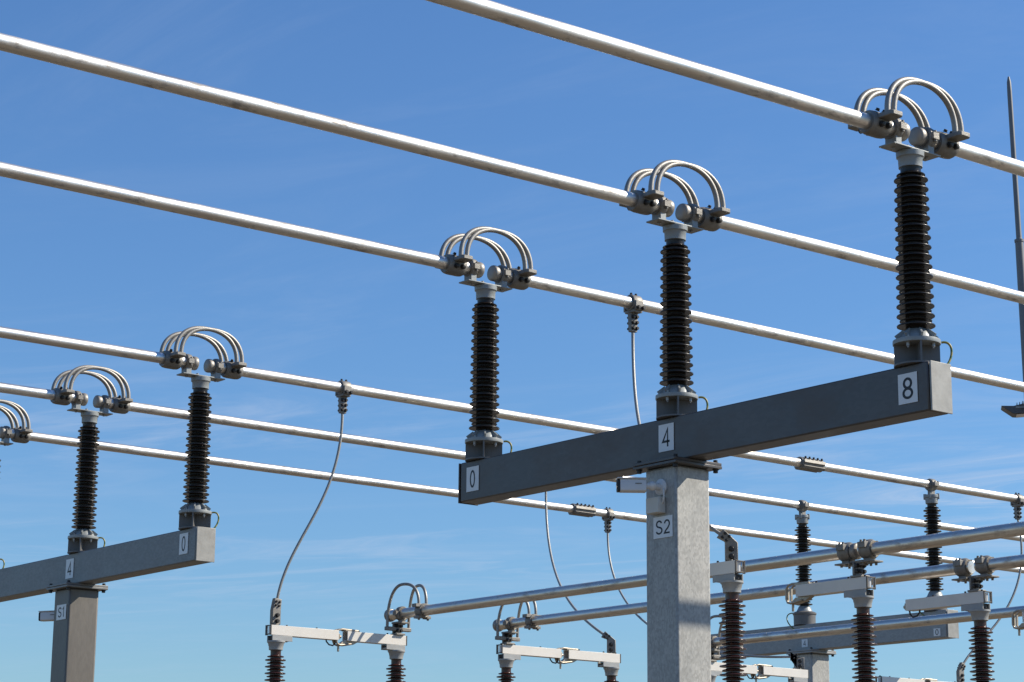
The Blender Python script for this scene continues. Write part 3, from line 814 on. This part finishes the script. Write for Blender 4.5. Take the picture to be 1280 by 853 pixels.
# ------------------------------------------------------------------ security cameras
def cctv(loc, d, wall, label):
    """loc on the wall face, d = pointing direction (unit), wall = wall normal"""
    t = thing('security_camera', label, 'camera', loc, group='security cameras on the posts')
    n = Vector(wall); d = Vector(d).normalized(); s = d.cross(Vector((0, 0, 1))).normalized(); u = s.cross(d)
    R3 = Matrix((d, s, u)).transposed()
    m_ = MB(); m_.lathe([(0.066, 0.0015), (0.066, 0.012), (0.058, 0.018), (0.03, 0.024), (0.028, 0.09)], (0, 0, 0), n, 32)
    el = n*0.095
    m_.lathe([(0.001, -0.038), (0.022, -0.031), (0.036, -0.012), (0.038, 0), (0.036, 0.012), (0.022, 0.031), (0.001, 0.038)], el, (0, 0, 1), 24)
    m_.cyl(el, el+d*0.08, 0.026, 20)
    m_.build('mount_bracket', CCTVM, t)
    b = MB(); c = el+d*0.155
    o8 = [(-0.045, -0.042), (-0.032, -0.052), (0.032, -0.052), (0.045, -0.042), (0.045, 0.036), (0.036, 0.048), (-0.036, 0.048), (-0.045, 0.036)]
    b.prism(o8, c, s, u, 0.205)
    h = b.build('housing', CCTVM, t, 0.004)
    r = MB(); r.box(c+u*0.054+d*0.010, (0.228, 0.105, 0.010), R3); r.build('sun_shield', CCTVM, h, 0.003)
    f = MB(); f.prism([(p[0]*0.96, p[1]*0.96) for p in o8], c+d*0.1125, s, u, 0.022); f.build('front_ring', BLACK, h, 0.003)
    g_ = MB(); g_.cyl(c+d*0.1195, c+d*0.1265, 0.028, 24); g_.build('lens', GLASS, h)
    w = MB(); w.box(c-s*0.0462*1+u*0.012-d*0.04, (0.05, 0.003, 0.006), R3); w.box(c+s*0.0462+u*0.012-d*0.04, (0.05, 0.003, 0.006), R3); w.build('maker_mark', DARKC, h)
    return t
S2F = XS2-0.18
k = cctv((S2F, 12.527, 4.548), (-0.83, 0.56, -0.01), (-1, 0, 0), 'white security camera with junction box on the S2 post')
b = MB(); b.box((-0.0365, 0.025, -0.147), (0.07, 0.152, 0.127)); b.build('junction_box', CCTVB, k, 0.006)
b = MB(); b.box((-0.0735, 0.025, -0.147), (0.006, 0.146, 0.121)); b.build('box_lid', CCTVB, k, 0.003)
b = MB(); b.pipe(bez((-0.03, -0.055, -0.02), (-0.06, -0.10, -0.05), (-0.05, -0.085, -0.14), (-0.03, -0.03, -0.14), 16), 0.006, 8); b.build('camera_cable', CCTVM, k)
cctv((XS1-0.01, 22.11, 4.30), (-0.62, 0.78, -0.02), (0, 1, 0), 'security camera poking out behind the S1 post')

# ------------------------------------------------------------------ lightning mast with floodlight
Dm = 45.0/30.0
mx, my = 23.361*Dm, 18.298*Dm
zq = 1.7+(10.029-1.7)*Dm
t = thing('lightning_mast', 'slim grey lightning mast at the right picture edge', 'mast', (mx+0.28*rt.x, my+0.28*rt.y, 0))
t.rotation_euler = Matrix.Rotation(-0.017, 3, Vector((fw.x, fw.y, 0)).normalized()).to_euler()     # it leans a little
q = MB(); q.lathe([(0.17, 0), (0.125, zq*0.55), (0.085, zq-0.04), (0.085, zq), (0.06, zq+0.03)], n=24); q.build('pole', MASTM, t)
zt = 1.7+(12.216-1.7)*Dm+0.27
q = MB(); q.lathe([(0.058, zq), (0.05, zt-0.35), (0.044, zt-0.12), (0.018, zt)], n=20); q.build('rod', MASTM, t)
q = MB(); q.lathe([(0.096, zq-0.05), (0.098, zq+0.005), (0.07, zq+0.012)], n=24); q.build('collar', MASTM, t)
q = MB(); q.box((0, 0, 0.02), (0.7, 0.7, 0.04)); q.build('base_plate', ZINC, t)
fl = Vector((23.70*Dm, 18.72*Dm, 1.7+(7.755-1.7)*Dm))
t = thing('floodlight', 'dark floodlight reaching out beside the mast at right edge', 'floodlight', fl)
out = Vector((-0.62, 0.72, 0)).normalized(); inn = Vector((0, 0, 1)); 
sd_ = out.cross(inn)
q = MB()
q.prism([(0.30, 0.065), (0.05, 0.055), (-0.28, 0.13), (-0.32, 0.02), (-0.26, -0.10), (0.02, -0.115), (0.07, -0.11), (0.28, 0.045)], (0, 0, 0), out, inn, 0.42)
h = q.build('housing', LAMPB, t, 0.01)
q = MB()
for kx in range(5): q.box(out*(-0.02-0.055*kx)+Vector((0, 0, 0.085+0.015*kx)), (0.012, 0.40, 0.07), Matrix((out, sd_, inn)).transposed())
q.build('cooling_fins', LAMPB, h)
q = MB(); q.prism([(-0.22, -0.106), (0.0, -0.118), (0.0, -0.124), (-0.22, -0.112)], (0, 0, 0), out, inn, 0.34); q.build('glass', LAMPG, h)
q = MB()
for s in (-1, 1):
    q.box(sd_*0.2175*s+out*(-0.12)+Vector((0, 0, 0.02)), (0.26, 0.012, 0.035), Matrix((out, sd_, inn)).transposed())
mv = Vector((mx, my, fl.z))-fl
q.cyl(out*(-0.2), mv, 0.03, 14)
q.build('bracket', ZPLATE, t)
